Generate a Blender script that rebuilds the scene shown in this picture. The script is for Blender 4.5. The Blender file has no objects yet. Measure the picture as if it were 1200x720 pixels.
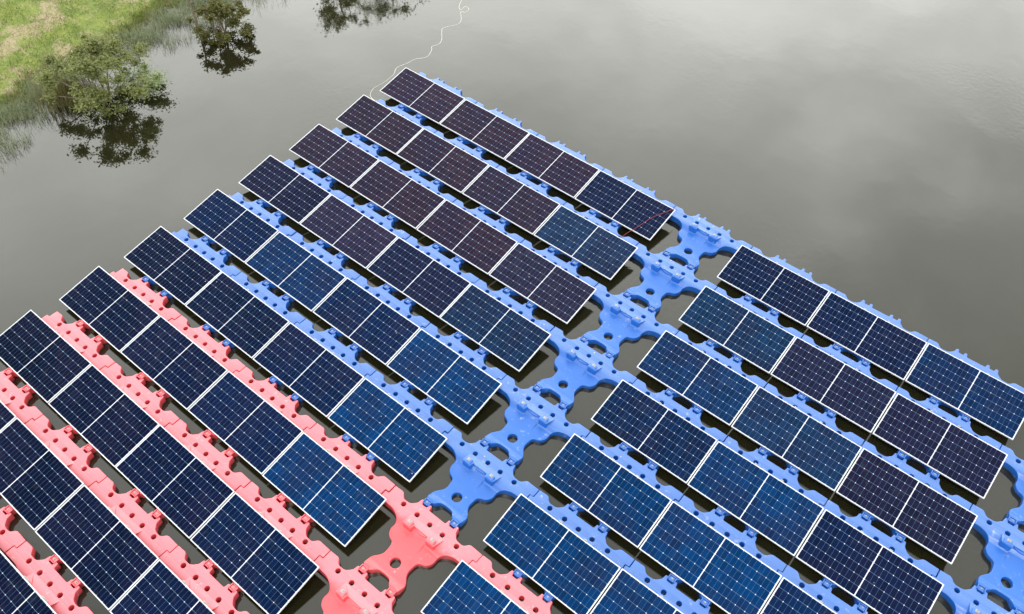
import bpy, bmesh, math, random
import numpy as np
from mathutils import Vector, Matrix
from mathutils.geometry import tessellate_polygon
random.seed(7)
rng = np.random.default_rng(11)
S = bpy.context.scene
COL = S.collection
PITCH_X = 2.0085        # float grid along a row
AXIS0 = 1.165           # centre of the first float column
PITCH_Y = 1.54684       # row to row
DECK = 0.16             # float deck above the water
PANEL_L, PANEL_W = 2.082, 1.0273
PANEL_PITCH = 2.1036
TILT = 0.17748
LOW_Z = 0.205

# ------------------------------------------------------------------ helpers
def link(o, parent=None):
    COL.objects.link(o)
    if parent is not None:
        o.parent = parent
    return o

def props(o, label=None, cat=None, group=None, kind=None):
    if label: o['label'] = label
    if cat: o['category'] = cat
    if group: o['group'] = group
    if kind: o['kind'] = kind
    return o

def smooth(me, ang=35):
    me.polygons.foreach_set('use_smooth', [True] * len(me.polygons))
    me.set_sharp_from_angle(angle=math.radians(ang))

def mesh_from_bm(name, bm, mat, ang=35):
    me = bpy.data.meshes.new(name)
    bm.normal_update()
    bm.to_mesh(me); bm.free()
    if mat: me.materials.append(mat)
    smooth(me, ang)
    return me

def mesh_np(name, verts, faces, mat, smooth_it=False):
    """verts (n,3) array, faces (m,k) array of equal sided faces"""
    verts = np.asarray(verts, dtype=np.float32); faces = np.asarray(faces, dtype=np.int32)
    me = bpy.data.meshes.new(name)
    k = faces.shape[1]
    me.vertices.add(len(verts)); me.vertices.foreach_set('co', verts.ravel())
    me.loops.add(faces.size); me.loops.foreach_set('vertex_index', faces.ravel())
    me.polygons.add(len(faces))
    me.polygons.foreach_set('loop_start', np.arange(0, faces.size, k, dtype=np.int32))
    me.polygons.foreach_set('loop_total', np.full(len(faces), k, dtype=np.int32))
    me.update(calc_edges=True); me.validate()
    if mat: me.materials.append(mat)
    if smooth_it: me.polygons.foreach_set('use_smooth', [True] * len(faces))
    return me

def add_box(bm, c, s, bevel=0.0, taper=1.0, shift=(0, 0), seg=2):
    r = bmesh.ops.create_cube(bm, size=1.0)
    vs = r['verts']
    for v in vs:
        x, y, z = v.co
        t = taper if z > 0 else 1.0
        ox, oy = shift if z > 0 else (0, 0)
        v.co = Vector((c[0] + x * s[0] * t + ox, c[1] + y * s[1] * t + oy, c[2] + z * s[2]))
    if bevel:
        es = list({e for v in vs for e in v.link_edges})
        bmesh.ops.bevel(bm, geom=es, offset=bevel, segments=seg, affect='EDGES', profile=0.5, clamp_overlap=True)

def rounded(poly, default=0.03, n=5):
    """fillet the corners of a closed polygon of (x, y) or (x, y, r)"""
    out = []
    N = len(poly)
    for i in range(N):
        p = Vector(poly[i][:2]); a = Vector(poly[i - 1][:2]); b = Vector(poly[(i + 1) % N][:2])
        r = poly[i][2] if len(poly[i]) > 2 else default
        u = a - p; w = b - p
        lim = min(u.length, w.length) * 0.46
        r = min(r, lim)
        if r < 0.004:
            out.append((p.x, p.y)); continue
        p0 = p + u.normalized() * r; p1 = p + w.normalized() * r
        for k in range(n + 1):
            t = k / n
            q = p0 * (1 - t) ** 2 + p * 2 * t * (1 - t) + p1 * t * t
            out.append((q.x, q.y))
    return out

def area(lp): return 0.5 * sum(lp[i - 1][0] * lp[i][1] - lp[i][0] * lp[i - 1][1] for i in range(len(lp)))
def inset(lp, d):
    out = []; N = len(lp)
    for i in range(N):
        p = Vector(lp[i]); a = (p - Vector(lp[i - 1])).normalized(); b = (Vector(lp[(i + 1) % N]) - p).normalized()
        na = Vector((-a.y, a.x)); nb = Vector((-b.y, b.x))
        m = na + nb
        m = m / max(0.6, m.dot(na)) if m.length > 1e-6 else na
        q = p + m * d
        out.append((q.x, q.y))
    return out

def plate_mesh(name, loops, z0, z1, bevel, mat):
    """a moulded plate: outline with through holes, rounded upper rim"""
    lps = []
    for i, lp in enumerate(loops):
        if (area(lp) > 0) != (i == 0): lp = list(reversed(lp))
        lps.append(lp)
    bm = bmesh.new(); tops = []
    for lp in lps:
        prof = [(0.0, z0)] + [(bevel * (1 - math.cos(k * math.pi / 8)), z1 - bevel + bevel * math.sin(k * math.pi / 8)) for k in range(5)]
        prev = None
        for d, z in prof:
            ring = [bm.verts.new((x, y, z)) for x, y in (inset(lp, d) if d > 0 else lp)]
            if prev:
                n = len(ring)
                for k in range(n):
                    bm.faces.new((prev[k], prev[(k + 1) % n], ring[(k + 1) % n], ring[k]))
            prev = ring
        tops.append(prev)
    flat = [v for ring in tops for v in ring]
    for tri in tessellate_polygon([[Vector((v.co.x, v.co.y, 0)) for v in ring] for ring in tops]):
        try: bm.faces.new([flat[q] for q in tri])
        except ValueError: pass
    bm.normal_update()
    for f in bm.faces:
        if f.normal.z < -0.9: f.normal_flip()
    me = bpy.data.meshes.new(name); bm.to_mesh(me); bm.free()
    me.materials.append(mat)
    return me

def tube_bm(bm, pts, radii, sides=8, cap=True):
    pts = [Vector(p) for p in pts]
    rings = []
    ref = Vector((0.3, 0.2, 1)).normalized()
    for i, p in enumerate(pts):
        d = (pts[min(i + 1, len(pts) - 1)] - pts[max(i - 1, 0)]).normalized()
        a = d.cross(ref)
        if a.length < 1e-3: a = d.cross(Vector((1, 0, 0)))
        a.normalize(); b = d.cross(a)
        r = radii[i] if hasattr(radii, '__len__') else radii
        rings.append([bm.verts.new(p + a * (r * math.cos(2 * math.pi * k / sides)) + b * (r * math.sin(2 * math.pi * k / sides))) for k in range(sides)])
    for i in range(len(rings) - 1):
        for k in range(sides):
            bm.faces.new((rings[i][k], rings[i][(k + 1) % sides], rings[i + 1][(k + 1) % sides], rings[i + 1][k]))
    if cap:
        bm.faces.new(list(reversed(rings[0]))); bm.faces.new(rings[-1])

def catmull(pts, n=8):
    P = [Vector(p) for p in pts]; out = []
    for i in range(len(P) - 1):
        a, b, c, d = P[max(i - 1, 0)], P[i], P[i + 1], P[min(i + 2, len(P) - 1)]
        for k in range(n):
            t = k / n
            out.append(0.5 * (2 * b + (c - a) * t + (2 * a - 5 * b + 4 * c - d) * t * t + (3 * b - a - 3 * c + d) * t ** 3))
    out.append(P[-1])
    return out

# ------------------------------------------------------------------ node helpers
class NT:
    def __init__(self, tree): self.t = tree; self.n = tree.nodes; self.l = tree.links
    def add(self, typ, **kw):
        nd = self.n.new(typ)
        for k, v in kw.items(): setattr(nd, k, v)
        return nd
    def put(self, sock, v):
        if isinstance(v, bpy.types.NodeSocket): self.l.new(v, sock)
        elif v is not None: sock.default_value = v
    def math(self, op, a, b=None, c=None, clamp=False):
        nd = self.add('ShaderNodeMath', operation=op, use_clamp=clamp)
        self.put(nd.inputs[0], a)
        if b is not None: self.put(nd.inputs[1], b)
        if c is not None: self.put(nd.inputs[2], c)
        return nd.outputs[0]
    def mix(self, f, a, b, blend='MIX'):
        nd = self.add('ShaderNodeMix', data_type='RGBA', blend_type=blend)
        self.put(nd.inputs[0], f); self.put(nd.inputs[6], a); self.put(nd.inputs[7], b)
        return nd.outputs[2]
    def noise(self, vec, scale, detail=4, rough=0.55, dist=0.0):
        nd = self.add('ShaderNodeTexNoise')
        if vec is not None: self.l.new(vec, nd.inputs['Vector'])
        nd.inputs['Scale'].default_value = scale; nd.inputs['Detail'].default_value = detail
        nd.inputs['Roughness'].default_value = rough; nd.inputs['Distortion'].default_value = dist
        return nd.outputs['Fac']
    def ramp(self, f, lo, hi, a=0.0, b=1.0, kind='SMOOTHSTEP'):
        nd = self.add('ShaderNodeMapRange', interpolation_type=kind)
        self.put(nd.inputs[0], f)
        for i, v in ((1, lo), (2, hi), (3, a), (4, b)): nd.inputs[i].default_value = v
        return nd.outputs[0]
    def bump(self, h, strength=0.3, dist=0.01, normal=None):
        nd = self.add('ShaderNodeBump')
        nd.inputs['Strength'].default_value = strength; nd.inputs['Distance'].default_value = dist
        self.l.new(h, nd.inputs['Height'])
        if normal is not None: self.l.new(normal, nd.inputs['Normal'])
        return nd.outputs['Normal']

def material(name, rough=0.5, color=(0.5, 0.5, 0.5), metal=0.0):
    m = bpy.data.materials.new(name); m.use_nodes = True
    t = NT(m.node_tree)
    b = m.node_tree.nodes['Principled BSDF']
    b.inputs['Base Color'].default_value = (*color, 1)
    b.inputs['Roughness'].default_value = rough
    b.inputs['Metallic'].default_value = metal
    return m, t, b

def rgb(*c): return (*c, 1.0)

# ------------------------------------------------------------------ materials
def plastic(name, base, pale, sheen_tone, rough=0.40):
    m, t, b = material(name, rough)
    tc = t.add('ShaderNodeTexCoord'); geo = t.add('ShaderNodeNewGeometry')
    oi = t.add('ShaderNodeObjectInfo')
    pos = geo.outputs['Position']
    n1 = t.noise(pos, 1.3, 3)
    n2 = t.noise(pos, 9.0, 5, 0.65)
    n3 = t.noise(pos, 38.0, 3, 0.6)
    c = t.mix(t.ramp(n1, 0.35, 0.7, 0.0, 0.3), base, pale)
    c = t.mix(t.math('MULTIPLY', oi.outputs['Random'], 0.22), c, pale)
    # walkway strip: scuffing plus sky sheen painted into the colour, mostly on its upper faces
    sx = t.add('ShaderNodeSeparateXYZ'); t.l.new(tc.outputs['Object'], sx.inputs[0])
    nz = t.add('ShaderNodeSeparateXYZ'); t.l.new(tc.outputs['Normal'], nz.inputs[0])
    scuff_sheen = t.math('MULTIPLY', t.ramp(t.math('ADD', sx.outputs['Y'], t.math('MULTIPLY', t.math('SUBTRACT', n2, 0.5), 0.25)), -0.16, 0.10, 0.10, 1.0), t.ramp(nz.outputs['Z'], 0.6, 0.95))
    c = t.mix(t.math('MULTIPLY', scuff_sheen, 0.85), c, sheen_tone)
    # weathering: chalky scuffs and small drops of dried silt with a shape of their own
    scuff = t.math('MULTIPLY', t.ramp(n2, 0.58, 0.74, 0.0, 0.30), t.ramp(n1, 0.3, 0.6))
    c = t.mix(scuff, c, rgb(0.62, 0.62, 0.64))
    drop = t.add('ShaderNodeTexVoronoi'); t.l.new(pos, drop.inputs['Vector']); drop.inputs['Scale'].default_value = 5.5
    sep = t.math('MULTIPLY', t.ramp(drop.outputs['Distance'], 0.05, 0.10, 0.75, 0.0), t.ramp(n2, 0.52, 0.6))
    c = t.mix(sep, c, rgb(0.55, 0.50, 0.42))
    b.inputs['Specular IOR Level'].default_value = 0.65
    t.l.new(c, b.inputs['Base Color'])
    t.l.new(t.ramp(n2, 0.3, 0.75, rough - 0.07, rough + 0.16), b.inputs['Roughness'])
    # the moulded parting line along the walkway
    d = t.math('ABSOLUTE', t.math('SUBTRACT', sx.outputs['Y'], 0.150))
    groove = t.ramp(d, 0.003, 0.009, 0.0, 1.0)
    # slime line where the hull sits in the water
    zz = t.math('ADD', sx.outputs['Z'], t.math('MULTIPLY', t.math('SUBTRACT', n2, 0.5), 0.05))
    c = t.mix(t.ramp(zz, 0.010, 0.040, 0.85, 0.0), c, rgb(0.020, 0.026, 0.016))
    t.l.new(c, b.inputs['Base Color'])
    h = t.math('ADD', t.math('MULTIPLY', n3, 0.05), groove)
    t.l.new(t.bump(h, 0.55, 0.006), b.inputs['Normal'])
    return m

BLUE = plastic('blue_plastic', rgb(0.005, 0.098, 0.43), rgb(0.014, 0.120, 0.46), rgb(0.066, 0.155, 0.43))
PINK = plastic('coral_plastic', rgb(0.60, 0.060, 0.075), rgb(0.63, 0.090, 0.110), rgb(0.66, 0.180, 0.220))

STEEL, t_, b_ = material('galvanised_steel', 0.38, (0.36, 0.36, 0.35), 0.8)
t_.l.new(t_.ramp(t_.noise(None, 30, 3), 0.3, 0.7, 0.45, 0.65), b_.inputs['Roughness'])
ALU, t_, b_ = material('anodised_frame', 0.45, (0.62, 0.63, 0.65), 0.35)
BACK, t_, b_ = material('dark_backsheet', 0.6, (0.02, 0.02, 0.022))

def glass_material():
    m, t, b = material('solar_cells', 0.10)
    tc = t.add('ShaderNodeTexCoord'); oi = t.add('ShaderNodeObjectInfo'); geo = t.add('ShaderNodeNewGeometry')
    sx = t.add('ShaderNodeSeparateXYZ'); t.l.new(tc.outputs['Object'], sx.inputs[0])
    X, Y = sx.outputs['X'], sx.outputs['Y']
    HX = PANEL_L / 2 - 0.020      # cell field half length
    HY = PANEL_W / 2 - 0.017
    GAP = 0.008                   # half of the white band across the middle
    ax = t.math('ABSOLUTE', X)
    cx = (HX - GAP) / 12.0
    cy = 2 * HY / 6.0
    ux = t.math('DIVIDE', t.math('SUBTRACT', ax, GAP), cx)       # 0..12
    uy = t.math('DIVIDE', t.math('ADD', Y, HY), cy)              # 0..6
    def near(u, step):            # distance to the nearest multiple of step, in units of u
        k = t.math('PINGPONG', u, step / 2.0 * 1.0) if False else None
        fr = t.math('FRACT', t.math('DIVIDE', u, step))
        return t.math('MULTIPLY', t.math('MINIMUM', fr, t.math('SUBTRACT', 1.0, fr)), step)
    dx = t.math('MULTIPLY', near(ux, 1.0), cx)
    dy = t.math('MULTIPLY', near(uy, 1.0), cy)
    dx2 = t.math('MULTIPLY', near(ux, 2.0), cx)
    line_y = t.math('LESS_THAN', dy, 0.0019)      # between strings
    line_x = t.math('LESS_THAN', dx, 0.0013)      # between half cells
    dia = t.math('LESS_THAN', t.math('ADD', dx2, dy), 0.0105)
    edge = t.math('MAXIMUM', t.math('GREATER_THAN', ax, HX), t.math('GREATER_THAN', t.math('ABSOLUTE', Y), HY))
    mid = t.math('LESS_THAN', ax, GAP)
    w = t.math('MAXIMUM', dia, t.math('MAXIMUM', edge, mid))
    # cell colour: each panel has its own coating tint with reflected sky painted in (object colour), each cell a slight shade
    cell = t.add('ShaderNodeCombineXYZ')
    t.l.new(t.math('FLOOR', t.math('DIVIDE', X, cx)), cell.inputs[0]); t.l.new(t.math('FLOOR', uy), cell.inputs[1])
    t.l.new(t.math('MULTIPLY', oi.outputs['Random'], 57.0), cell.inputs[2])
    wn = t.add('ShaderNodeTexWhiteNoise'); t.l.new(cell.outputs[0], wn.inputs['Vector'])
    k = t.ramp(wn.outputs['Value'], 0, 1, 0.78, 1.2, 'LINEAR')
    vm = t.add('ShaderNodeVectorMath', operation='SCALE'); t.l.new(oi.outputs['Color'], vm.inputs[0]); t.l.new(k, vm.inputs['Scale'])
    # tint drifts a little across the module
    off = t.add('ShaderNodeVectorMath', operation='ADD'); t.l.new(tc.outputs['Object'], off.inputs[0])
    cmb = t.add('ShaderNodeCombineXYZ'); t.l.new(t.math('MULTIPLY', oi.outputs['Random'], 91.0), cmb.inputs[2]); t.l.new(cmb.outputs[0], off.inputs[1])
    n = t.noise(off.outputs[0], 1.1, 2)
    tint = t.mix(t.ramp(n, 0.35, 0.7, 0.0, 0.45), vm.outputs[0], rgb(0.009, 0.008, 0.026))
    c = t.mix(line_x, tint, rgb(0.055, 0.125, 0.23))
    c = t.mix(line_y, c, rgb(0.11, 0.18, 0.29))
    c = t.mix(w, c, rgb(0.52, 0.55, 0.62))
    # thin dust, denser in places, and a few droppings
    dn = t.noise(off.outputs[0], 5.0, 6, 0.7)
    c = t.mix(t.ramp(dn, 0.5, 0.85, 0.0, 0.035), c, rgb(0.40, 0.38, 0.34))
    vo = t.add('ShaderNodeTexVoronoi'); t.l.new(off.outputs[0], vo.inputs['Vector']); vo.inputs['Scale'].default_value = 3.0
    spot = t.math('MULTIPLY', t.ramp(vo.outputs['Distance'], 0.018, 0.035, 0.8, 0.0), t.ramp(n, 0.52, 0.56))
    c = t.mix(spot, c, rgb(0.6, 0.6, 0.56))
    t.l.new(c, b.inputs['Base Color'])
    t.l.new(t.ramp(dn, 0.4, 0.8, 0.07, 0.20), b.inputs['Roughness'])
    b.inputs['IOR'].default_value = 1.23
    b.inputs['Specular IOR Level'].default_value = 0.10
    return m
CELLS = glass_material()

def water_material():
    m, t, b = material('pond_water', 0.03)
    geo = t.add('ShaderNodeNewGeometry'); pos = geo.outputs['Position']
    n = t.noise(pos, 0.11, 4, 0.6, 0.6)
    c = t.mix(t.ramp(n, 0.3, 0.7), rgb(0.0095, 0.0092, 0.0038), rgb(0.0135, 0.0130, 0.0058))
    t.l.new(c, b.inputs['Base Color'])
    b.inputs['IOR'].default_value = 1.66
    big = t.noise(pos, 0.8, 3, 0.5)
    fine = t.noise(pos, 7.0, 3, 0.55, 0.4)
    patch = t.ramp(t.noise(pos, 0.16, 3, 0.5), 0.50, 0.72)     # cat's paws of wind
    h = t.math('ADD', t.math('MULTIPLY', big, 0.8), t.math('MULTIPLY', fine, t.math('MULTIPLY_ADD', patch, 0.60, 0.035)))
    t.l.new(t.bump(h, 0.16, 0.03), b.inputs['Normal'])
    t.l.new(t.ramp(patch, 0, 1, 0.03, 0.09), b.inputs['Roughness'])
    return m
WATER = water_material()

def bank_material():
    m, t, b = material('bank_soil', 0.9)
    geo = t.add('ShaderNodeNewGeometry'); pos = geo.outputs['Position']
    n = t.noise(pos, 1.1, 6, 0.75); n2 = t.noise(pos, 2.6, 6, 0.75); n3 = t.noise(pos, 17.0, 4, 0.7)
    c = t.mix(t.ramp(n2, 0.3, 0.7), rgb(0.10, 0.145, 0.022), rgb(0.20, 0.24, 0.05))
    c = t.mix(t.ramp(n, 0.46, 0.62, 0, 0.9), c, rgb(0.33, 0.26, 0.17))
    c = t.mix(t.ramp(n3, 0.45, 0.75, 0, 0.5), c, rgb(0.06, 0.085, 0.02))
    t.l.new(c, b.inputs['Base Color'])
    t.l.new(t.bump(n3, 0.6, 0.05), b.inputs['Normal'])
    return m
BANK = bank_material()

def leaf_material(name, c1, c2, scale=2.0, trans=0.25, c3=None):
    m, t, b = material(name, 0.6)
    geo = t.add('ShaderNodeNewGeometry'); pos = geo.outputs['Position']
    n = t.noise(pos, scale, 3, 0.6)
    c = t.mix(t.ramp(n, 0.3, 0.7), c1, c2)
    c = t.mix(t.ramp(geo.outputs['Random Per Island'], 0, 1, 0.0, 0.8), c, c3 or c2)
    t.l.new(c, b.inputs['Base Color'])
    tr = t.add('ShaderNodeBsdfTranslucent'); t.l.new(c, tr.inputs['Color'])
    mx = t.add('ShaderNodeMixShader'); mx.inputs[0].default_value = trans
    t.l.new(b.outputs[0], mx.inputs[1]); t.l.new(tr.outputs[0], mx.inputs[2])
    t.l.new(mx.outputs[0], m.node_tree.nodes['Material Output'].inputs['Surface'])
    return m
def grass_material():
    m, t, b = material('lawn_blades', 0.7)
    geo = t.add('ShaderNodeNewGeometry'); pos = geo.outputs['Position']
    n = t.noise(pos, 1.1, 6, 0.75); n2 = t.noise(pos, 2.6, 6, 0.75)
    c = t.mix(t.ramp(n2, 0.35, 0.65), rgb(0.120, 0.160, 0.022), rgb(0.235, 0.255, 0.060))
    c = t.mix(t.ramp(n, 0.46, 0.62, 0, 0.85), c, rgb(0.34, 0.27, 0.17))
    c = t.mix(t.ramp(geo.outputs['Random Per Island'], 0, 1, 0, 0.5), c, rgb(0.12, 0.20, 0.03))
    t.l.new(c, b.inputs['Base Color'])
    return m
GRASS = grass_material()
REED = leaf_material('pale_reed', rgb(0.20, 0.23, 0.14), rgb(0.30, 0.33, 0.22), 1.0, 0.25, rgb(0.22, 0.26, 0.12))
BROWNREED = leaf_material('brown_reed', rgb(0.16, 0.13, 0.05), rgb(0.13, 0.15, 0.05), 3.0, 0.2, rgb(0.22, 0.19, 0.08))
SHRUB = leaf_material('shrub_leaves', rgb(0.125, 0.155, 0.034), rgb(0.20, 0.225, 0.065), 2.5, 0.42, rgb(0.24, 0.26, 0.10))
PALELEAF = leaf_material('pale_leaves', rgb(0.17, 0.23, 0.08), rgb(0.25, 0.31, 0.12), 4.0, 0.25, rgb(0.28, 0.33, 0.16))
OLIVE = leaf_material('olive_leaves', rgb(0.070, 0.072, 0.014), rgb(0.105, 0.100, 0.022), 3.0, 0.42, rgb(0.14, 0.14, 0.035))
BARK, t_, b_ = material('bark', 0.85, (0.16, 0.12, 0.085))
t_.l.new(t_.mix(t_.ramp(t_.noise(None, 14, 5), 0.3, 0.7), rgb(0.10, 0.075, 0.055), rgb(0.24, 0.19, 0.15)), b_.inputs['Base Color'])
ROPE, t_, b_ = material('rope_fibre', 0.7, (0.50, 0.49, 0.43))
REDCORD, t_, b_ = material('red_cord', 0.5, (0.28, 0.03, 0.03))

# ------------------------------------------------------------------ camera
cam_d = bpy.data.cameras.new('camera'); cam = bpy.data.objects.new('camera', cam_d); link(cam)
r_ = Vector((0.77686801, 0.62936857, 0.0192692)); u_ = Vector((-0.49418879, 0.59047206, 0.63805971)); f_ = Vector((-0.3901968, 0.50521079, -0.76974574))
M = Matrix((r_, u_, -f_)).transposed().to_4x4()
M.translation = Vector((14.0681413, -13.285558, 13.6194175))
cam.matrix_world = M
cam_d.sensor_width = 36.0; cam_d.lens = 989.79 / 1200 * 36.0
cam_d.clip_end = 3000
S.camera = cam
CAM = M.translation.copy()
def pix(p):
    d = Vector(p) - CAM
    z = d.dot(f_)
    return 600 + 989.79 * d.dot(r_) / z, 360 - 989.79 * d.dot(u_) / z
def inview(pts, m=50):
    for p in pts:
        x, y = pix(p)
        if -m < x < 1200 + m and -m < y < 720 + m: return True
    return False

# ------------------------------------------------------------------ float
half = [
    # back edge of the walkway, centre to right end
    (0.0, 0.375, 0), (0.185, 0.375, 0.02), (0.20, 0.465, 0.016), (0.252, 0.465, 0.016), (0.262, 0.39, 0.01), (0.358, 0.39, 0.01), (0.368, 0.465, 0.016), (0.42, 0.465, 0.016),
    (0.44, 0.365, 0.02), (0.53, 0.268, 0.05), (0.685, 0.262, 0.05), (0.765, 0.360, 0.04),
]
front = [
    (0.70, 0.012, 0.10), (0.565, -0.045, 0.08), (0.485, -0.13, 0.07), (0.495, -0.275, 0.07), (0.43, -0.375, 0.07), (0.285, -0.425, 0.07), (0.262, -0.66, 0.08),
    (0.400, -0.83, 0.06), (0.395, -0.985, 0.05), (0.355, -1.045, 0.02), (0.352, -1.125, 0.015), (0.268, -1.125, 0.015), (0.262, -1.045, 0.02), (0.205, -1.015, 0.04), (0.125, -0.915, 0.05), (0.0, -0.905, 0),
]
SEAM_R = [(1.040, 0.353, 0.014), (1.040, 0.185, 0.014), (0.965, 0.185, 0.014), (0.965, 0.012, 0.014)]
SEAM_L = [(-(PITCH_X - 0.965 - 0.013), 0.012, 0.014), (-(PITCH_X - 0.965 - 0.013), 0.177, 0.014), (-(PITCH_X - 1.040 - 0.013), 0.177, 0.014), (-(PITCH_X - 1.040 - 0.013), 0.353, 0.014)]
outline = half + SEAM_R + front + [(-x, y, r) for x, y, r in reversed(front[:-1])] + SEAM_L + [(-x, y, r) for x, y, r in reversed(half[1:])]
outline = rounded(outline, n=5)
def circle(cx, cy, r, n=20): return [(cx + r * math.cos(2 * math.pi * k / n), cy + r * math.sin(2 * math.pi * k / n)) for k in range(n)]
holes = [circle(x, 0.187, 0.045) for x in (-0.610, -0.293, 0.0, 0.287, 0.606)] + [circle(0.0, -0.655, 0.094, 32)]

def float_body(mat, name):
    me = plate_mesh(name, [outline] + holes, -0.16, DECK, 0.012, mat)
    bm = bmesh.new(); bm.from_mesh(me)
    # the neck lies lower than the walkway: cut the deck across and let it down
    for yc in (-0.02, -0.05, -0.08, -0.11, -0.14, -0.17, -0.20, -0.23, -0.84, -0.87, -0.90, -0.93, -0.96, -0.99):
        bmesh.ops.bisect_plane(bm, geom=list(bm.verts) + list(bm.edges) + list(bm.faces), plane_co=(0, yc, 0), plane_no=(0, 1, 0), dist=1e-5)
    def sm(a): a = min(1.0, max(0.0, a)); return a * a * (3 - 2 * a)
    for v in bm.verts:
        if v.co.z > 0.05:
            v.co.z -= 0.055 * sm((-0.02 - v.co.y) / 0.13) * sm((v.co.y + 0.99) / 0.15)
    # shoulders of the panel seat: two blocks joined by a bowed ledge, fading back into the walkway
    hl = [(0.0, -0.062, 0.08), (0.150, -0.020, 0.02), (0.168, -0.112, 0.02), (0.352, -0.108, 0.03), (0.375, 0.145, 0.015)]
    led = rounded(hl + [(-x, y, r) for x, y, r in reversed(hl[1:])], n=4)
    m2 = plate_mesh('ledge', [led], DECK - 0.09, DECK + 0.105, 0.010, mat)
    for v in m2.vertices:
        if v.co.z > DECK - 0.04:
            k = sm((0.145 - v.co.y) / 0.11)
            k *= 0.30 + 0.70 * sm((abs(v.co.x) - 0.12) / 0.05)
            v.co.z = DECK - 0.004 + (v.co.z - DECK + 0.004) * k
    bm.from_mesh(m2); bpy.data.meshes.remove(m2)
    # sloping saddle in front of it
    vs = []
    for (x, y, z) in ((-0.155, -0.01, DECK - 0.030), (0.155, -0.01, DECK - 0.030), (0.165, -0.40, DECK - 0.060), (-0.165, -0.40, DECK - 0.060)):
        vs.append(bm.verts.new((x, y, z)))
    lo = [bm.verts.new((v.co.x * 1.06, v.co.y + (0.0 if i < 2 else -0.02), DECK - 0.10)) for i, v in enumerate(vs)]
    f = [bm.faces.new((vs[3], vs[2], vs[1], vs[0]))]
    for i in range(4):
        j = (i + 1) % 4
        f.append(bm.faces.new((vs[i], vs[j], lo[j], lo[i])))
    bmesh.ops.recalc_face_normals(bm, faces=f)
    bm.to_mesh(me); bm.free()
    smooth(me, 40)
    return me

def support_mesh(mat, name):
    bm = bmesh.new()
    add_box(bm, (0, -0.012, DECK + 0.103), (0.150, 0.120, 0.036), 0.010, 0.86)
    return mesh_from_bm(name, bm, mat, 40)

def lug_mesh(mat, name):           # hinge cap: a raised rectangular clip over the joint
    bm = bmesh.new()
    w, l, h, tk = 0.140, 0.110, 0.024, 0.018
    for (x, y, sx, sy) in ((-w / 2 + tk / 2, 0, tk, l), (w / 2 - tk / 2, 0, tk, l), (0, -l / 2 + tk / 2, w - 2 * tk - 0.002, tk), (0, l / 2 - tk / 2, w - 2 * tk - 0.002, tk)):
        add_box(bm, (x, y, h / 2), (sx, sy, h), 0.005, 0.9)
    add_box(bm, (0, 0, 0.004), (w - 2 * tk - 0.010, l - 2 * tk - 0.010, 0.008), 0.003)
    bmesh.ops.translate(bm, verts=bm.verts, vec=(0, 0, DECK + 0.001))
    return mesh_from_bm(name, bm, mat, 40)

def bolt_mesh():
    bm = bmesh.new()
    bmesh.ops.create_cone(bm, cap_ends=True, segments=6, radius1=0.011, radius2=0.010, depth=0.012, matrix=Matrix.Translation((0, 0, 0.008)))
    bmesh.ops.create_cone(bm, cap_ends=True, segments=14, radius1=0.016, radius2=0.016, depth=0.004, matrix=Matrix.Translation((0, 0, 0.002)))
    return mesh_from_bm('bolt', bm, STEEL, 30)

def bracket_tall():                # holds the high edge of a panel
    bm = bmesh.new()
    add_box(bm, (0, 0.0, 0.003), (0.10, 0.085, 0.006), 0.0015)
    add_box(bm, (0, -0.010, 0.034), (0.055, 0.006, 0.060), 0.0015)
    add_box(bm, (0, 0.026, 0.057), (0.055, 0.005, 0.106), 0.0015)
    add_box(bm, (0, 0.0335, 0.109), (0.055, 0.020, 0.005), 0.0015)
    bmesh.ops.create_cone(bm, cap_ends=True, segments=6, radius1=0.012, radius2=0.012, depth=0.012, matrix=Matrix.Translation((0.034, 0.0, 0.012)))
    return mesh_from_bm('mounting_bracket', bm, STEEL, 30)

def bracket_flat():                # the same seat left empty in the walkway
    bm = bmesh.new()
    add_box(bm, (0, 0.0, 0.003), (0.060, 0.055, 0.005), 0.0015)
    add_box(bm, (0, 0.020, 0.008), (0.035, 0.004, 0.008), 0.0015)
    add_box(bm, (0, -0.020, 0.007), (0.035, 0.004, 0.006), 0.0015)
    bmesh.ops.create_cone(bm, cap_ends=True, segments=6, radius1=0.011, radius2=0.011, depth=0.008, matrix=Matrix.Translation((0, 0.0, 0.010)))
    return mesh_from_bm('mounting_bracket', bm, STEEL, 30)

BOLT = bolt_mesh(); BR_T = bracket_tall(); BR_F = bracket_flat()
KIT = {}
for cname, mat in (('blue', BLUE), ('pink', PINK)):
    KIT[cname] = (float_body(mat, cname + '_float_body'), support_mesh(mat, cname + '_support'), lug_mesh(mat, cname + '_lug'))

def build_float(color, bare):
    body, sup, lug = KIT[color]
    root = link(bpy.data.objects.new('pontoon_float', None)); root.empty_display_size = 0.3
    link(bpy.data.objects.new('body', body), root)
    for s in (-1, 1):
        o = link(bpy.data.objects.new('support_block', sup), root); o.location = (s * 0.258, -0.035, 0)
        b = link(bpy.data.objects.new('mounting_bracket', BR_F if bare else BR_T), root)
        b.location = (s * 0.258, -0.022, DECK + 0.1214)
        c = link(bpy.data.objects.new('hinge_clip', lug), root); c.location = (s * 0.31, -1.075, 0)
        k = link(bpy.data.objects.new('bolt', BOLT), c); k.location = (0.0, 0.0, DECK + 0.0095)
    return root

def copy_tree(o, parent=None):
    c = o.copy(); COL.objects.link(c); c.parent = parent
    for ch in o.children: copy_tree(ch, c)
    return c

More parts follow.
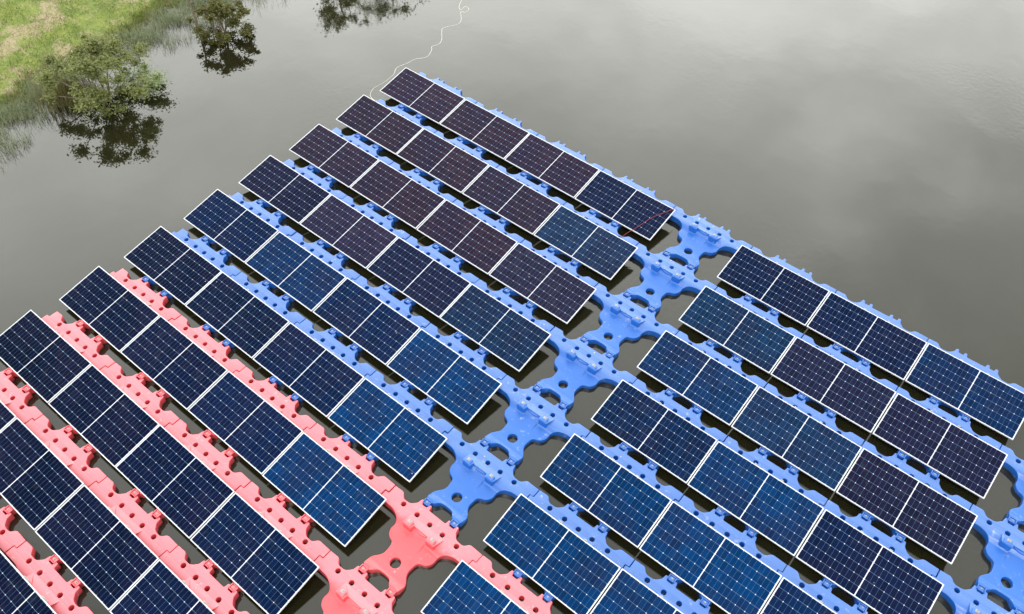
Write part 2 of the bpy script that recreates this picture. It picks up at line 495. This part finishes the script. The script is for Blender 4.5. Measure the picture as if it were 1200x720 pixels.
ORD = ['first', 'second', 'third', 'fourth', 'fifth', 'sixth', 'seventh', 'eighth', 'ninth', 'tenth', 'eleventh', 'twelfth']
protos = {}
FIRST_PINK = 6
AISLES = (4, 8)
def row_words(r):
    return 'rearmost row of all' if r == 0 else f'{ORD[r]} row from open water'
def place_word(k):
    if k < 4: return 'nearest' if k == 3 else ORD[3 - k], 'left'
    return 'nearest' if k == 5 else ORD[k - 5], 'right'

floats = {}
for r in range(0, 11):
    for k in range(0, 9):
        x = AXIS0 + PITCH_X * k; y = -r * PITCH_Y
        if not inview([(x + a, y + b, DECK) for a in (-1, -.5, 0, .5, 1) for b in (0.4, 0, -0.5, -1.1)]): continue
        color = 'pink' if r >= FIRST_PINK else 'blue'
        bare = k in AISLES
        key = (color, bare)
        if key not in protos:
            o = protos[key] = build_float(color, bare)
        else:
            o = copy_tree(protos[key])
        o.location = (x + random.uniform(-.004, .004), y + random.uniform(-.004, .004), random.uniform(-.006, .006))
        o.rotation_euler = (random.uniform(-.004, .004), random.uniform(-.003, .003), random.uniform(-.0015, .0015))
        cw = 'coral pink' if color == 'pink' else 'blue'
        if k == 4: lab = f'bare {cw} float in the central walkway, {row_words(r)}'
        elif k == 8: lab = f'bare {cw} float in the right hand walkway, {row_words(r)}'
        else:
            n, side = place_word(k)
            lab = f'{cw} float under the {n} panel {side} of central walkway, {row_words(r)}'
        props(o, lab, 'float', f'{cw} floats carrying the solar panels' if not bare else f'bare {cw} floats of the walkways')
        floats[r, k] = o

# ------------------------------------------------------------------ panels
def panel_parts():
    bm = bmesh.new()
    L, W, H, w = PANEL_L, PANEL_W, 0.030, 0.011
    add_box(bm, (0, W / 2 - w / 2, -H / 2), (L, w, H), 0.0015, seg=1)
    add_box(bm, (0, -W / 2 + w / 2, -H / 2), (L, w, H), 0.0015, seg=1)
    for s in (-1, 1):
        add_box(bm, (s * (L / 2 - w / 2), 0, -H / 2), (w, W - 2 * w - 0.0005, H), 0.0015, seg=1)
    fr = mesh_from_bm('panel_frame', bm, ALU, 30)
    bm = bmesh.new()
    add_box(bm, (0, 0, -0.0045), (L - 2 * w - 0.001, W - 2 * w - 0.001, 0.005))
    gl = mesh_from_bm('cell_glass', bm, CELLS, 30)
    bm = bmesh.new()
    add_box(bm, (0, 0, -0.010), (L - 2 * w - 0.001, W - 2 * w - 0.001, 0.004))
    for s in (-0.35, 0, 0.35):
        add_box(bm, (s, 0.0, -0.0195), (0.07, 0.05, 0.014), 0.003)
    bk = mesh_from_bm('backsheet', bm, BACK, 30)
    return fr, gl, bk
FR, GL, BK = panel_parts()
def build_panel():
    root = link(bpy.data.objects.new('solar_panel', None)); root.empty_display_size = 0.3
    link(bpy.data.objects.new('frame', FR), root)
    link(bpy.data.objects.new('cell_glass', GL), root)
    link(bpy.data.objects.new('backsheet', BK), root)
    return root

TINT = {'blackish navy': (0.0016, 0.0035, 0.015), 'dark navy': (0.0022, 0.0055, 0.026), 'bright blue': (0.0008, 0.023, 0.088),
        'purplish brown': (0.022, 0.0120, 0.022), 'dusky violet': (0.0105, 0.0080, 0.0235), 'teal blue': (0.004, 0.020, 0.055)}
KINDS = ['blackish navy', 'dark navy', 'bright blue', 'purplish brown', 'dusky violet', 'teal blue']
# coating tint and painted-in sky reflection of every panel, read off the photograph: a row each, four panels left of the walkway, then three right of it
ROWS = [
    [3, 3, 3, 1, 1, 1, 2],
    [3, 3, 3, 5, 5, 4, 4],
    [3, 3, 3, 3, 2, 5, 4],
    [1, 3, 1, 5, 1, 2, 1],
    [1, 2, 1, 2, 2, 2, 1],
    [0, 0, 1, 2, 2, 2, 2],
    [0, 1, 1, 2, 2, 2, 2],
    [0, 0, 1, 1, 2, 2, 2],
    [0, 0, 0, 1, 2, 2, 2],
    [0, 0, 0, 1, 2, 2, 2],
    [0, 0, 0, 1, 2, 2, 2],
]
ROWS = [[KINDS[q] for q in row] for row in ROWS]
first = None
for r in range(0, 11):
    for i in range(7):
        k = i if i < 4 else i + 1
        x = (i * PANEL_PITCH + 1.05) if i < 4 else (10.0886 + (i - 4) * PANEL_PITCH + 1.05)
        cy = -r * PITCH_Y - math.cos(TILT) * PANEL_W / 2
        cz = LOW_Z + math.sin(TILT) * PANEL_W / 2
        if not inview([(x + a, cy + b, 0.3) for a in (-1, 0, 1) for b in (-.5, 0, .5)]): continue
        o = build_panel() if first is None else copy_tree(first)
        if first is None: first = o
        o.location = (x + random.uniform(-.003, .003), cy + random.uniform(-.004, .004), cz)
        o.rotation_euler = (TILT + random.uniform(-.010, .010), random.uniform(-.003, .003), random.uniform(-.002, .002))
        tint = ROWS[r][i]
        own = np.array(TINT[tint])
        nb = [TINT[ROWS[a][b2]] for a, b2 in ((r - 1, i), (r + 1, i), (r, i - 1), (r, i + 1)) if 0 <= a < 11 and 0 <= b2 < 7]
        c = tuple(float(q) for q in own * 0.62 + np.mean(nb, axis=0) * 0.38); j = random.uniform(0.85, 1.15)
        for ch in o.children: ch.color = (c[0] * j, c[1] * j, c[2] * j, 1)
        n, side = place_word(k)
        lab = f'{tint} panel {n} on the {side} of central walkway, {row_words(r)}'
        props(o, lab, 'solar panel', 'solar panels on the floating array')

# ------------------------------------------------------------------ rope and cord
rope_xy = [(-3.2, 6.6), (-2.3, 5.1), (-1.89, 4.4), (-1.65, 4.09), (-1.51, 3.96), (-1.32, 3.63), (-1.16, 3.53), (-1.18, 3.75), (-1.01, 3.72), (-0.97, 3.5), (-1.1, 3.46), (-0.79, 3.12), (-0.73, 2.88), (-0.91, 2.49), (-0.83, 2.33), (-0.55, 2.01), (-0.47, 1.79), (-0.53, 1.58), (-0.42, 1.45), (-0.3, 1.12), (-0.47, 0.82), (-0.51, 0.52), (-0.57, 0.21), (-0.42, -0.08), (-0.37, -0.49), (-0.39, -0.85), (-0.25, -1.12), (0.0, -1.25), (0.18, -1.29)]
bm = bmesh.new()
pts = [Vector((x, y, -0.001)) for x, y in rope_xy]; pts[-1].z = 0.14; pts[-2].z = 0.05
tube_bm(bm, catmull(pts, 6), 0.0095, 6)
rope = link(bpy.data.objects.new('mooring_rope', mesh_from_bm('mooring_rope', bm, ROPE, 60)))
props(rope, 'thin white rope snaking over the open water from the array corner', 'rope')
bm = bmesh.new()
cord = [(8.41, 0.06, 0.30), (8.375, -0.008, 0.402), (8.205, -0.28, 0.345), (8.084, -0.507, 0.304), (8.004, -0.791, 0.253), (7.93, -1.02, 0.214), (7.872, -1.13, 0.17), (7.858, -1.26, 0.17), (7.80, -1.461, 0.172)]
tube_bm(bm, catmull(cord, 5), 0.0048, 6)
rc = link(bpy.data.objects.new('cord', mesh_from_bm('cord', bm, REDCORD, 60)))
props(rc, 'thin red cord lying across the last panel of the rearmost row', 'cord')

# ------------------------------------------------------------------ water and bank
bm = bmesh.new()
q = [bm.verts.new(p) for p in ((-20, -1500, 0), (1500, -1500, 0), (1500, 1500, 0), (-20, 1500, 0))]
bm.faces.new(q)
o = link(bpy.data.objects.new('water', mesh_from_bm('water', bm, WATER))); props(o, kind='structure')

LAWN = [(-60, -7.6), (-12, -6.4), (-8.6, -6.5), (-7.67, -6.92), (-6.42, -7.42), (-5.49, -7.51), (-4.81, -7.3), (-4.27, -7.3), (-3.4, -7.61), (-2.62, -7.71), (-1.58, -7.91), (0.5, -7.7), (4, -7.2), (12, -6.2), (60, -4)]
ly = np.array([a for a, b in LAWN]); lx = np.array([b for a, b in LAWN])
def lawn_x(y):
    y = np.asarray(y, dtype=float)
    return np.interp(y, ly, lx) + 0.12 * np.sin(y * 5.1) * np.sin(y * 1.7 + 1) + 0.06 * np.sin(y * 13.3)
def bank_z(x, y):
    d = lawn_x(y) - x
    z = np.where(d > 0, 1.35 * (1 - np.exp(-d * 0.09)) + 0.02, 0.22 * d)
    z = z + np.where(d > 0, 0.025 * np.sin(x * 3.1 + y * 1.3) * np.sin(y * 2.7 - x) + 0.012 * np.sin(x * 11 + y * 7), 0)
    return np.maximum(z, -0.45)
xs = np.concatenate([np.array([-1500, -400, -120, -60, -35]), np.linspace(-24, -5.8, 110)])
ys = np.concatenate([np.array([-1500, -300, -80, -40, -25]), np.linspace(-16, 14, 170), np.array([25, 40, 80, 300, 1500])])
XX, YY = np.meshgrid(xs, ys, indexing='ij')
ZZ = bank_z(XX, YY)
V = np.stack([XX, YY, ZZ], -1).reshape(-1, 3)
nx, ny = len(xs), len(ys)
idx = np.arange(nx * ny).reshape(nx, ny)
F = np.stack([idx[:-1, :-1], idx[1:, :-1], idx[1:, 1:], idx[:-1, 1:]], -1).reshape(-1, 4)
o = link(bpy.data.objects.new('ground', mesh_np('ground', V, F, BANK, True))); props(o, kind='structure')

def blades(n, px, py, pz, hmin, hmax, wmin, wmax, lean):
    """n thin bent blades, two quads' worth as 2 triangles each"""
    a = rng.uniform(0, 2 * math.pi, n); h = rng.uniform(hmin, hmax, n); w = rng.uniform(wmin, wmax, n)
    la = rng.uniform(0, 2 * math.pi, n); ll = rng.uniform(0, lean, n) * h
    dx, dy = np.cos(a) * w / 2, np.sin(a) * w / 2
    b0 = np.stack([px - dx, py - dy, pz], -1); b1 = np.stack([px + dx, py + dy, pz], -1)
    mx = px + np.cos(la) * ll * 0.35; my = py + np.sin(la) * ll * 0.35
    m0 = np.stack([mx - dx * .8, my - dy * .8, pz + h * .6], -1); m1 = np.stack([mx + dx * .8, my + dy * .8, pz + h * .6], -1)
    tip = np.stack([px + np.cos(la) * ll, py + np.sin(la) * ll, pz + h * (1 - 0.25 * np.minimum(1, ll / h))], -1)
    V = np.stack([b0, b1, m0, m1, tip], 1).reshape(-1, 3)
    i = np.arange(n)[:, None] * 5
    F = np.concatenate([i + np.array([[0, 1, 3]]), i + np.array([[0, 3, 2]]), i + np.array([[2, 3, 4]])])
    return V, F

# lawn
N = 90000
px = rng.uniform(-15.5, -6.6, N); py = rng.uniform(-11, 2.5, N)
d = lawn_x(py) - px
clump = np.sin(px * 2.3 + 1.1 * np.sin(py * 1.9)) * np.sin(py * 2.9 + 0.8 * np.sin(px * 1.4)) + rng.normal(0, .55, N)
keep = (d > -0.1) & (clump > -0.55)
px, py, d = px[keep], py[keep], d[keep]
Vv, Ff = blades(len(px), px, py, bank_z(px, py) - 0.01, 0.025, 0.085, 0.008, 0.018, 0.9)
o = link(bpy.data.objects.new('lawn_grass', mesh_np('lawn_grass', Vv, Ff, GRASS))); props(o, 'short patchy green lawn grass on the bank in the corner', 'grass', kind='stuff')
# taller rank grass at the water's edge
N = 16000
py = rng.uniform(-10, 2.5, N); px = lawn_x(py) + rng.normal(0.0, 0.16, N)
Vv, Ff = blades(N, px, py, np.maximum(bank_z(px, py), -.02) - 0.02, 0.06, 0.22, 0.008, 0.018, 0.8)
o = link(bpy.data.objects.new('edge_grass', mesh_np('edge_grass', Vv, Ff, GRASS))); props(o, 'longer ragged grass along the waterline of the bank', 'grass', kind='stuff')
# pale reeds standing in the shallows, in drifts
N = 60000
py = rng.uniform(-10.5, 3.2, N); u = rng.beta(1.1, 1.7, N)
wid = 1.1 + 0.75 * np.interp(py, [-10, -8, -6.6, -6.0, -4.0, -3.4, -1.5, 1.5, 3], [0.6, 0.8, 0.3, -0.4, 0.0, 0.9, 1.5, 1.6, 1.6])
px = lawn_x(py) + u * wid
cl = np.sin(px * 3.7 + 2 * np.sin(py * 1.3)) * np.sin(py * 3.1 + px) + rng.normal(0, .5, N)
keep = cl > 0.0
px, py = px[keep], py[keep]
Vv, Ff = blades(len(px), px, py, np.full(len(px), -0.03), 0.06, 0.34, 0.004, 0.009, 1.0)
o = link(bpy.data.objects.new('reeds', mesh_np('reeds', Vv, Ff, REED))); props(o, 'sparse pale reeds standing in the shallow water along the bank', 'reeds', kind='stuff')

# ------------------------------------------------------------------ shrubs and trees
def leaf_cloud(blobs, n, size, squash=0.75):
    """small folded leaf faces spread through a set of ellipsoid clumps (x, y, z, radius)"""
    bl = np.array(blobs, dtype=float)
    wgt = bl[:, 3] ** 2; wgt /= wgt.sum()
    pick = rng.choice(len(bl), n, p=wgt)
    dirs = rng.normal(0, 1, (n, 3)); dirs /= np.linalg.norm(dirs, axis=1)[:, None]
    rad = bl[pick, 3] * np.minimum(np.abs(rng.normal(0, 0.75, n)), 1.45)
    c = bl[pick, :3] + dirs * rad[:, None] * np.array([1, 1, squash])
    s = rng.uniform(0.6, 1.3, n) * size
    a = rng.normal(0, 1, (n, 3)); a[:, 2] *= 0.45; a /= np.linalg.norm(a, axis=1)[:, None]
    b = np.cross(a, rng.normal(0, 1, (n, 3)) + np.array([0, 0, 1.2])); b /= np.linalg.norm(b, axis=1)[:, None]
    a *= s[:, None]; b *= (s * 0.42)[:, None]
    V = np.stack([c - a * .5, c + b * .5, c + a * .6, c - b * .5], 1).reshape(-1, 3)
    F = np.arange(n * 4).reshape(-1, 4)
    k = V[:, 2] > 0.01
    V[~k, 2] = 0.012
    return V, F

def plant(name, base, trunk_paths, blobs, n, size, leafmat, label, cat, group=None, crown='crown', trunk='trunk'):
    root = link(bpy.data.objects.new(name, None)); root.location = base; root.empty_display_size = 0.3
    bm = bmesh.new()
    for pts, r0, r1 in trunk_paths:
        c = catmull(pts, 5); m = len(c)
        tube_bm(bm, c, [r0 + (r1 - r0) * i / (m - 1) for i in range(m)], 7)
    link(bpy.data.objects.new(trunk, mesh_from_bm(name + '_' + trunk, bm, BARK, 60)), root)
    V, F = leaf_cloud(blobs, n, size)
    link(bpy.data.objects.new(crown, mesh_np(name + '_' + crown, V, F, leafmat)), root)
    props(root, label, cat, group)
    return root

def clumps(n, rx, ry, z0, z1, rmin, rmax, seed, power=1.0):
    rr = random.Random(seed); out = []
    for _ in range(n):
        a = rr.uniform(0, 2 * math.pi); q = rr.uniform(0, 1) ** 0.55
        t = rr.uniform(0, 1)
        k = math.sqrt(max(0.05, 1 - (2 * t - 0.9) ** 2 * 0.8))
        out.append((rx * q * math.cos(a) * k, ry * q * math.sin(a) * k, z0 + (z1 - z0) * t, rr.uniform(rmin, rmax)))
    return out
def stems(blobs, n, r0, seed, top=0.9):
    rr = random.Random(seed); out = []
    for b in rr.sample(blobs, min(n, len(blobs))):
        s = (rr.uniform(-.12, .12), rr.uniform(-.12, .12), -0.15)
        mid = (b[0] * .45 + rr.uniform(-.1, .1), b[1] * .45 + rr.uniform(-.1, .1), b[2] * .5)
        out.append(([s, mid, (b[0] * top, b[1] * top, b[2])], r0, r0 * 0.25))
    return out

# the big shrub in the shallows
bl = clumps(70, 1.25, 1.40, 0.06, 1.56, 0.08, 0.25, 3)
plant('waterside_shrub', (-5.30, -5.62, 0.0), stems(bl, 10, 0.028, 5), bl, 15000, 0.085, SHRUB,
      'large leafy shrub standing in the shallows with its dark mirror image', 'shrub', crown='crown', trunk='stems')
# low pale-leaved bush on its right
bl = clumps(16, 0.75, 0.55, 0.10, 0.55, 0.12, 0.24, 8)
plant('low_bush', (-5.0, -4.75, 0.0), stems(bl, 6, 0.014, 9), bl, 2200, 0.075, PALELEAF,
      'low pale green bush at the right edge of the larger shrub', 'bush', crown='crown', trunk='stems')
# dark shrub at the top
bl = clumps(46, 0.88, 0.90, 0.03, 0.95, 0.06, 0.19, 21)
tp = stems(bl, 8, 0.022, 4)
plant('dark_shrub', (-5.33, -1.82, 0.0), tp, bl, 8500, 0.085, OLIVE,
      'dark olive shrub in the water near the top edge', 'shrub', crown='crown', trunk='stems')
bm = bmesh.new()
c = catmull([(0, 0, -0.2), (-0.08, 0.03, 0.35), (-0.20, 0.08, 0.75), (-0.27, 0.05, 1.10), (-0.42, 0.10, 1.45)], 6)
tube_bm(bm, c, [0.045 - 0.03 * i / (len(c) - 1) for i in range(len(c))], 7)
tube_bm(bm, catmull([(-0.22, 0.07, 0.85), (-0.12, 0.16, 1.05), (-0.10, 0.20, 1.25)], 4), [0.018 - 0.001 * i for i in range(9)], 6)
st = link(bpy.data.objects.new('leaning_trunk', mesh_from_bm('leaning_trunk', bm, BARK, 60)))
st.location = (-5.78, -2.28, 0)
props(st, 'thin bare trunk leaning up out of the dark shrub', 'trunk')
# dry stalks left of the big shrub
N = 1300
a = rng.uniform(0, 2 * math.pi, N); q = np.sqrt(rng.uniform(0, 1, N))
px = -6.15 + rng.normal(0, 0.28, N); py = -6.25 + rng.normal(0, 0.34, N)
Vv, Ff = blades(N, px, py, np.full(N, -0.05), 0.2, 0.8, 0.006, 0.014, 0.6)
o = link(bpy.data.objects.new('dry_reeds', mesh_np('dry_reeds', Vv, Ff, BROWNREED))); props(o, 'clump of brown dry reeds left of the big shrub', 'reeds', kind='stuff')

# trees on the bank just beyond the frame: the pond mirrors their crowns
def bank_tree(x, y, h, rx, seed, n, label):
    bl = clumps(46, rx, rx, h * 0.42, h - 0.25, 0.15, 0.38, seed)
    tr = [([(0, 0, -0.3), (0.08, 0.03, h * .3), (0.02, -0.06, h * .6), (0.05, 0.02, h * .85)], 0.09, 0.025)]
    rr = random.Random(seed)
    for b in rr.sample(bl, 9):
        z0 = h * rr.uniform(.28, .6)
        tr.append(([(0.04, 0, z0), (b[0] * .5, b[1] * .5, (z0 + b[2]) / 2), (b[0], b[1], b[2])], 0.035, 0.008))
    z = float(bank_z(np.array([x]), np.array([y]))[0])
    plant('bank_tree', (x, y, z), tr, bl, n, 0.11, SHRUB, label, 'tree', 'trees on the bank beyond the top edge')
bank_tree(-7.9, 7.1, 4.55, 1.35, 31, 9000, 'rounded green tree on the bank mirrored left of the white rope')
bank_tree(-7.8, 4.5, 3.9, 1.25, 47, 4200, 'thin crowned green tree on the bank mirrored near the dark shrub')

# ------------------------------------------------------------------ light
W = bpy.data.worlds.new('World'); S.world = W; W.use_nodes = True
t = NT(W.node_tree)
bg = W.node_tree.nodes['Background']
SUN_EL, SUN_AZ = math.radians(68), math.radians(165)     # azimuth clockwise from +y
sky = t.add('ShaderNodeTexSky', sky_type='NISHITA', sun_disc=False, sun_elevation=SUN_EL, sun_rotation=SUN_AZ)
sky.air_density = 1.5; sky.dust_density = 4.0
tc = t.add('ShaderNodeTexCoord'); D = tc.outputs['Generated']
nrm = t.add('ShaderNodeVectorMath', operation='NORMALIZE'); t.l.new(D, nrm.inputs[0]); D = nrm.outputs[0]
sx = t.add('ShaderNodeSeparateXYZ'); t.l.new(D, sx.inputs[0])
# a veil of thin bright cloud low in the sky, heavier grey overhead
g = f_ * 989.79 + r_ * 110 + u_ * 430
g = Vector((g.x, g.y, -g.z)).normalized()
dt = t.add('ShaderNodeVectorMath', operation='DOT_PRODUCT'); t.l.new(D, dt.inputs[0]); dt.inputs[1].default_value = g
lobe = t.math('POWER', t.math('MAXIMUM', dt.outputs['Value'], 0.0), 3.6)
zc = t.math('MAXIMUM', sx.outputs['Z'], 0.12)
pv = t.add('ShaderNodeCombineXYZ'); t.l.new(t.math('DIVIDE', sx.outputs['X'], zc), pv.inputs[0]); t.l.new(t.math('DIVIDE', sx.outputs['Y'], zc), pv.inputs[1])
n1 = t.noise(pv.outputs[0], 1.5, 5, 0.5, 0.3)
n2 = t.noise(pv.outputs[0], 4.0, 5, 0.55, 0.2)
cl = t.math('ADD', t.math('MULTIPLY', t.ramp(n1, 0.32, 0.68, 0.76, 1.18), 0.75), t.math('MULTIPLY', t.ramp(n2, 0.3, 0.7, 0.8, 1.2), 0.25))
rad = t.math('MULTIPLY', t.math('MULTIPLY_ADD', lobe, 18.0, 11.0), cl)
rad = t.math('MULTIPLY', rad, t.ramp(sx.outputs['Z'], 0.42, 0.82, 1.0, 0.50))
# three darker banks of cloud
for px_, py_, amount, width in ((1200, 345, 0.36, 14), (0, 300, -0.30, 22), (1050, 0, 0.07, 16), (200, 190, 0.12, 14)):
    q = f_ * 989.79 + r_ * (px_ - 600) + u_ * (360 - py_)
    q = Vector((q.x, q.y, -q.z)).normalized()
    dq = t.add('ShaderNodeVectorMath', operation='DOT_PRODUCT'); t.l.new(D, dq.inputs[0]); dq.inputs[1].default_value = q
    e = t.math('ADD', dq.outputs['Value'], t.math('MULTIPLY', t.math('SUBTRACT', n2, 0.5), 0.05))
    rad = t.math('MULTIPLY', rad, t.ramp(e, math.cos(math.radians(width)), 0.999, 1.0, 1.0 - amount))
vm = t.add('ShaderNodeVectorMath', operation='SCALE'); vm.inputs[0].default_value = (0.985, 1.0, 0.945); t.l.new(rad, vm.inputs['Scale'])
mixed = t.mix(0.90, sky.outputs[0], vm.outputs[0])
t.l.new(mixed, bg.inputs['Color']); bg.inputs['Strength'].default_value = 0.10

sd = bpy.data.lights.new('sun', 'SUN'); sd.energy = 0.8; sd.angle = math.radians(18); sd.color = (1.0, 0.96, 0.90)
so = link(bpy.data.objects.new('sun', sd))
dirv = Vector((math.sin(SUN_AZ) * math.cos(SUN_EL), math.cos(SUN_AZ) * math.cos(SUN_EL), math.sin(SUN_EL)))
so.rotation_euler = dirv.to_track_quat('Z', 'Y').to_euler()

S.view_settings.view_transform = 'Standard'; S.view_settings.look = 'None'
S.view_settings.exposure = 1.1; S.view_settings.gamma = 1.0
S.cycles.max_bounces = 8
